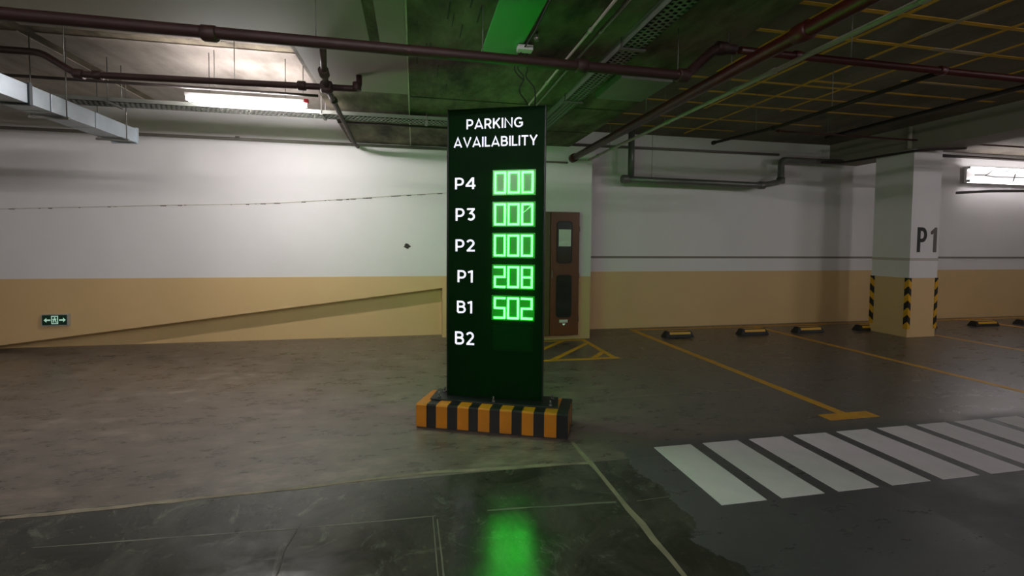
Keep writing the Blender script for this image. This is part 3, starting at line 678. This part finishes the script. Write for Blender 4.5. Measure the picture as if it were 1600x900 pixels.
pipe('drain_pipe', 'stepped grey drain pipe hanging on the right wall left of the pillar', 'pipe', (5, 6.8, 2.7),
     [([(3.62, 6.8, 2.705), (6.35, 6.8, 2.68), (6.62, 6.86, 2.72), (6.9, 6.9, 2.78), (6.9, 6.9, 3.2), (8.27, 6.9, 3.2)], .055), ([(3.77, 6.84, 2.7), (3.77, 6.84, 3.59)], .055)], 'grey_pipe', r_el=.1,
     couplings=[((3.64, 6.8, 2.705), .058, (1, 0, 0)), ((6.4, 6.81, 2.685), .058, (1, 0, 0)), ((6.9, 6.9, 2.8), .056, (0, 0, 1))],
     hangers=[((4.15, 6.8, 2.7), .05, 3.59), ((8.0, 6.9, 3.2), .05, 3.59)])
pipe('angled_conduit', 'dark conduit slanting forward from the drain pipe past the pillar head', 'conduit', (8.2, 6.2, 3.18),
     [([(7.7, 6.8, 3.16), (8.1, 6.75, 3.16), (8.26, 5.68, 3.16), (8.5, 5.55, 3.17), (8.9, 5.4, 3.17)], .02)], 'black_pipe', r_el=.08)
pipe('right_edge_pipe', 'short dark pipe at the right frame edge below the wall lamp', 'pipe', (12, 6.4, 2.65), [([(11.5, 7.1, 2.72), (11.55, 6.6, 2.7), (14.5, 6.3, 2.75)], .03)], 'grey_pipe')
for k, x in enumerate((1.26, 1.345)):
    pipe('soffit_rail', ['pale left rail of the thin pair on the dropped beam', 'grey right rail of the thin pair, nearer the cable tray'][k], 'rail', (x, 4, 3.1),
         [([(x, 2.05, 3.105), (x, 5.4, 3.105)], .011)], 'conduit' if k == 0 else 'grey_conduit', couplings=[((x, y, 3.105), .014, (0, 1, 0)) for y in (2.9, 3.9)], group='thin rails on the dropped beam')
    o = bpy.data.objects.get('soffit_rail')
# downpipe on the beam above the pillar
pipe('beam_downpipe', 'short pale pipe on the beam face directly above the pillar corner', 'pipe', (8.26, 5.72, 3.2), [([(8.25, 5.74, 3.21), (8.25, 5.74, 3.58)], .03)], 'conduit')

# ------------------------------------------------------------------ cable trays
def tray(name, label, axis, a0, a1, c0, c1, z0, z1, hang, zt, pitch=.05):
    t = thing(name, label, 'cable tray', ((a0 + a1) / 2, (c0 + c1) / 2, z0) if axis == 'x' else ((c0 + c1) / 2, (a0 + a1) / 2, z0))
    def bb(a, b_, c, d, e, f, bm): return box(bm, a, b_, c, d, e, f) if axis == 'x' else box(bm, c, d, a, b_, e, f)
    part('side_rail', bb(a0, a1, c0, c0 + .006, z0, z1, bmn()), 'tray', t); part('side_rail', bb(a0, a1, c1 - .006, c1, z0, z1, bmn()), 'tray', t)
    bm = bmn(); w3 = (c1 - c0) / 4
    for k in range(5): bb(a0, a1, c0 + w3 * k - (.007 if k else -.0), c0 + w3 * k + (.007 if k < 4 else 0), z0, z0 + .003, bm)
    a = a0; j = 0
    while a < a1:
        for k in range(4):
            s = .5 * pitch * (k % 2); bb(a + s, a + s + pitch * .45, c0 + w3 * k + .007, c0 + w3 * (k + 1) - .007, z0, z0 + .003, bm)
        a += pitch
    part('perforated_bottom', bm, 'tray', t)
    bm = bmn()
    for k in range(3): p0 = c0 + .03 + k * (c1 - c0 - .06) / 2; tube(bm, [(a0, p0, z0 + .016) if axis == 'x' else (p0, a0, z0 + .016), (a1, p0, z0 + .016) if axis == 'x' else (p0, a1, z0 + .016)], .011, 8)
    part('cables', bm, 'wire', t)
    for h in hang:
        for c in (c0 - .008, c1 + .008): p = (h, c) if axis == 'x' else (c, h); part('hanger_rod', tb([(*p, z0 - .01), (*p, zt if p[0] > -0.98 else 3.5)], .005, 6), 'steel', t)
        bm = bmn(); bb(h - .015, h + .015, c0 - .02, c1 + .02, z0 - .014, z0 - .001, bm); part('tray_bracket', bm, 'steel', t)
    return t
tray('cable_tray', 'long perforated cable tray hanging along the left wall behind the tube lamp', 'x', -9.8, 1.4, 5.12, 5.32, 3.04, 3.085, (-6, -3.2, -1.05, .15, 1.2), 3.13)
tray('cable_tray', 'perforated galvanised cable tray overhead running toward the sign top', 'y', 0.8, 6.3, 1.56, 1.73, 3.052, 3.125, (2.2, 3.0, 4.2, 5.5), 3.13, pitch=.045)
# give the hangers of trays in the higher bays their real slab
# ------------------------------------------------------------------ galvanised duct
t = thing('air_duct', 'galvanised rectangular air duct ending in a flange under the left ceiling', 'duct', (-3.4, 4.5, 2.75))
x0, x1, z0, z1 = -3.56, -3.31, 2.75, 2.915
segs = [(3.0, 3.98), (3.98, 4.55), (4.55, 5.1), (5.1, 5.76)]
for i, (ya, yb) in enumerate(segs):
    part('duct_section', bx(x0, x1, ya + .006, yb - .006, z0, z1, bev=.004), 'galv', t)
for y, wd in ((3.98, .03), (4.33, .03), (5.76, .035)):
    e = .014; bm = bmn()
    box(bm, x0 - e, x1 + e, y - wd / 2, y + wd / 2, z0 - e, z0 - .0005); box(bm, x0 - e, x1 + e, y - wd / 2, y + wd / 2, z1 + .0005, z1 + e)
    box(bm, x0 - e, x0 - .0005, y - wd / 2, y + wd / 2, z0 - .001, z1 + .001); box(bm, x1 + .0005, x1 + e, y - wd / 2, y + wd / 2, z0 - .001, z1 + .001)
    part('duct_flange', bm, 'duct_dark' if y != 5.76 else 'galv', t)
bm = bmn(); box(bm, x0, x1, 5.755, 5.765, z0, z1); part('end_grille', bm, 'duct_dark', t)
for y, zt in ((3.2, 3.122), (4.7, 3.5), (5.55, 3.5)):
    for x in (x0 - .02, x1 + .02): part('hanger_rod', tb([(x, y, z0 - .02), (x, y, zt)], .005, 6), 'steel', t)
    part('support_bar', bx(x0 - .04, x1 + .04, y - .012, y + .012, z0 - .03, z0 - .005), 'steel', t)

# ------------------------------------------------------------------ yellow tape grid on the high ceiling
def tape(x0, x1, y0, y1, m='yellow_tape', dz=0.004):
    part('ceiling_tape', bx(x0, x1, y0, y1, 3.59 - dz, 3.591), m, ceiling)
for y, a, c in ((3.04, 2.5, 8.2), (3.49, 2.5, 8.2), (3.93, 2.5, 4.9), (4.21, 5.9, 8.2), (4.43, 4.8, 5.4), (4.58, 2.6, 8.0), (4.97, 3.4, 7.5), (5.4, 2.6, 7.4), (6.05, 2.6, 6.8), (2.55, 2.5, 8.2), (6.6, 2.6, 5.6)):
    tape(a, c, y - .022, y + .022)
for x, a, c in ((2.83, 2.2, 5.4), (4.25, 2.2, 5.6), (4.84, 2.2, 6.9), (5.46, 2.2, 5.5), (6.0, 2.2, 4.4), (3.5, 2.2, 4.4), (6.9, 2.2, 3.9)):
    tape(x - .022, x + .022, a, c, dz=.006)
tape(5.25, 5.9, 3.465, 3.515, 'pale_tape', .007); tape(6.2, 7.1, 4.19, 4.23, 'pale_tape', .007); tape(4.81, 4.87, 2.85, 3.3, 'pale_tape', .008)
# bay step box under the beam edge
t = thing('junction_housing', 'flat grey metal housing under the beam edge by the pipe step', 'housing', (2.1, 3.9, 3.1))
part('cover', bx(1.85, 2.36, 3.55, 4.1, 3.06, 3.13, bev=.006), 'tray', t)

# the sign's green light on the soffit, put into the colour of a plate
t = thing('green_light_plate', 'flat plate under the beam before the sign, coloured green in place of the sign light', 'panel', (.69, 2.75, 3.13))
part('plate_sheet', bx(.54, .84, 2.05, 3.45, 3.112, 3.13, bev=.003), 'green_light_patch', t)
# junction box and loose cable feeding the sign
t = thing('junction_box', 'small pale junction box with dangling wires above the sign', 'junction box', (.86, 3.24, 3.1))
part('box_body', bx(.8, .92, 3.2, 3.27, 3.07, 3.108, bev=.004), 'lamp_body', t)
part('bracket', bx(.84, .88, 3.22, 3.25, 3.1, 3.132), 'steel', t)
part('feed_cable', tb(fillet([(.85, 3.22, 3.09), (.87, 3.0, 3.1), (.86, 2.7, 3.11), (.85, 2.1, 3.12)], .1), .007, 6), 'wire', t)
for p in ([(.86, 3.26, 3.08), (.84, 3.34, 3.04), (.83, 3.36, 2.98), (.9, 3.36, 2.92), (.85, 3.42, 2.83), (.93, 3.45, 2.76), (.96, 3.46, 2.71)],
          [(.88, 3.25, 3.08), (.9, 3.34, 3.04), (.92, 3.36, 2.99), (.9, 3.37, 2.93), (.99, 3.4, 2.86), (1.0, 3.4, 2.78), (1.0, 3.43, 2.71)],
          [(.84, 3.24, 3.08), (.82, 3.34, 3.04), (.8, 3.36, 2.98), (.84, 3.36, 2.93), (.88, 3.36, 2.9)]):
    part('loose_wire', tb(fillet(p, .05, 4), .0055, 6), 'wire', t)
# sprinkler head and small conduit drops
t = thing('sprinkler', 'small brass sprinkler head under the soffit beside the green-coloured plate', 'sprinkler', (.9, 3.05, 3.1))
b = bmn(); tube(b, [(.9, 3.05, 3.13), (.9, 3.05, 3.09)], .012, 8); tube(b, [(.9, 3.05, 3.09), (.9, 3.05, 3.085), (.9, 3.05, 3.07), (.9, 3.05, 3.068)], [.02, .02, .008, .018], 10); part('head', b, 'steel', t)
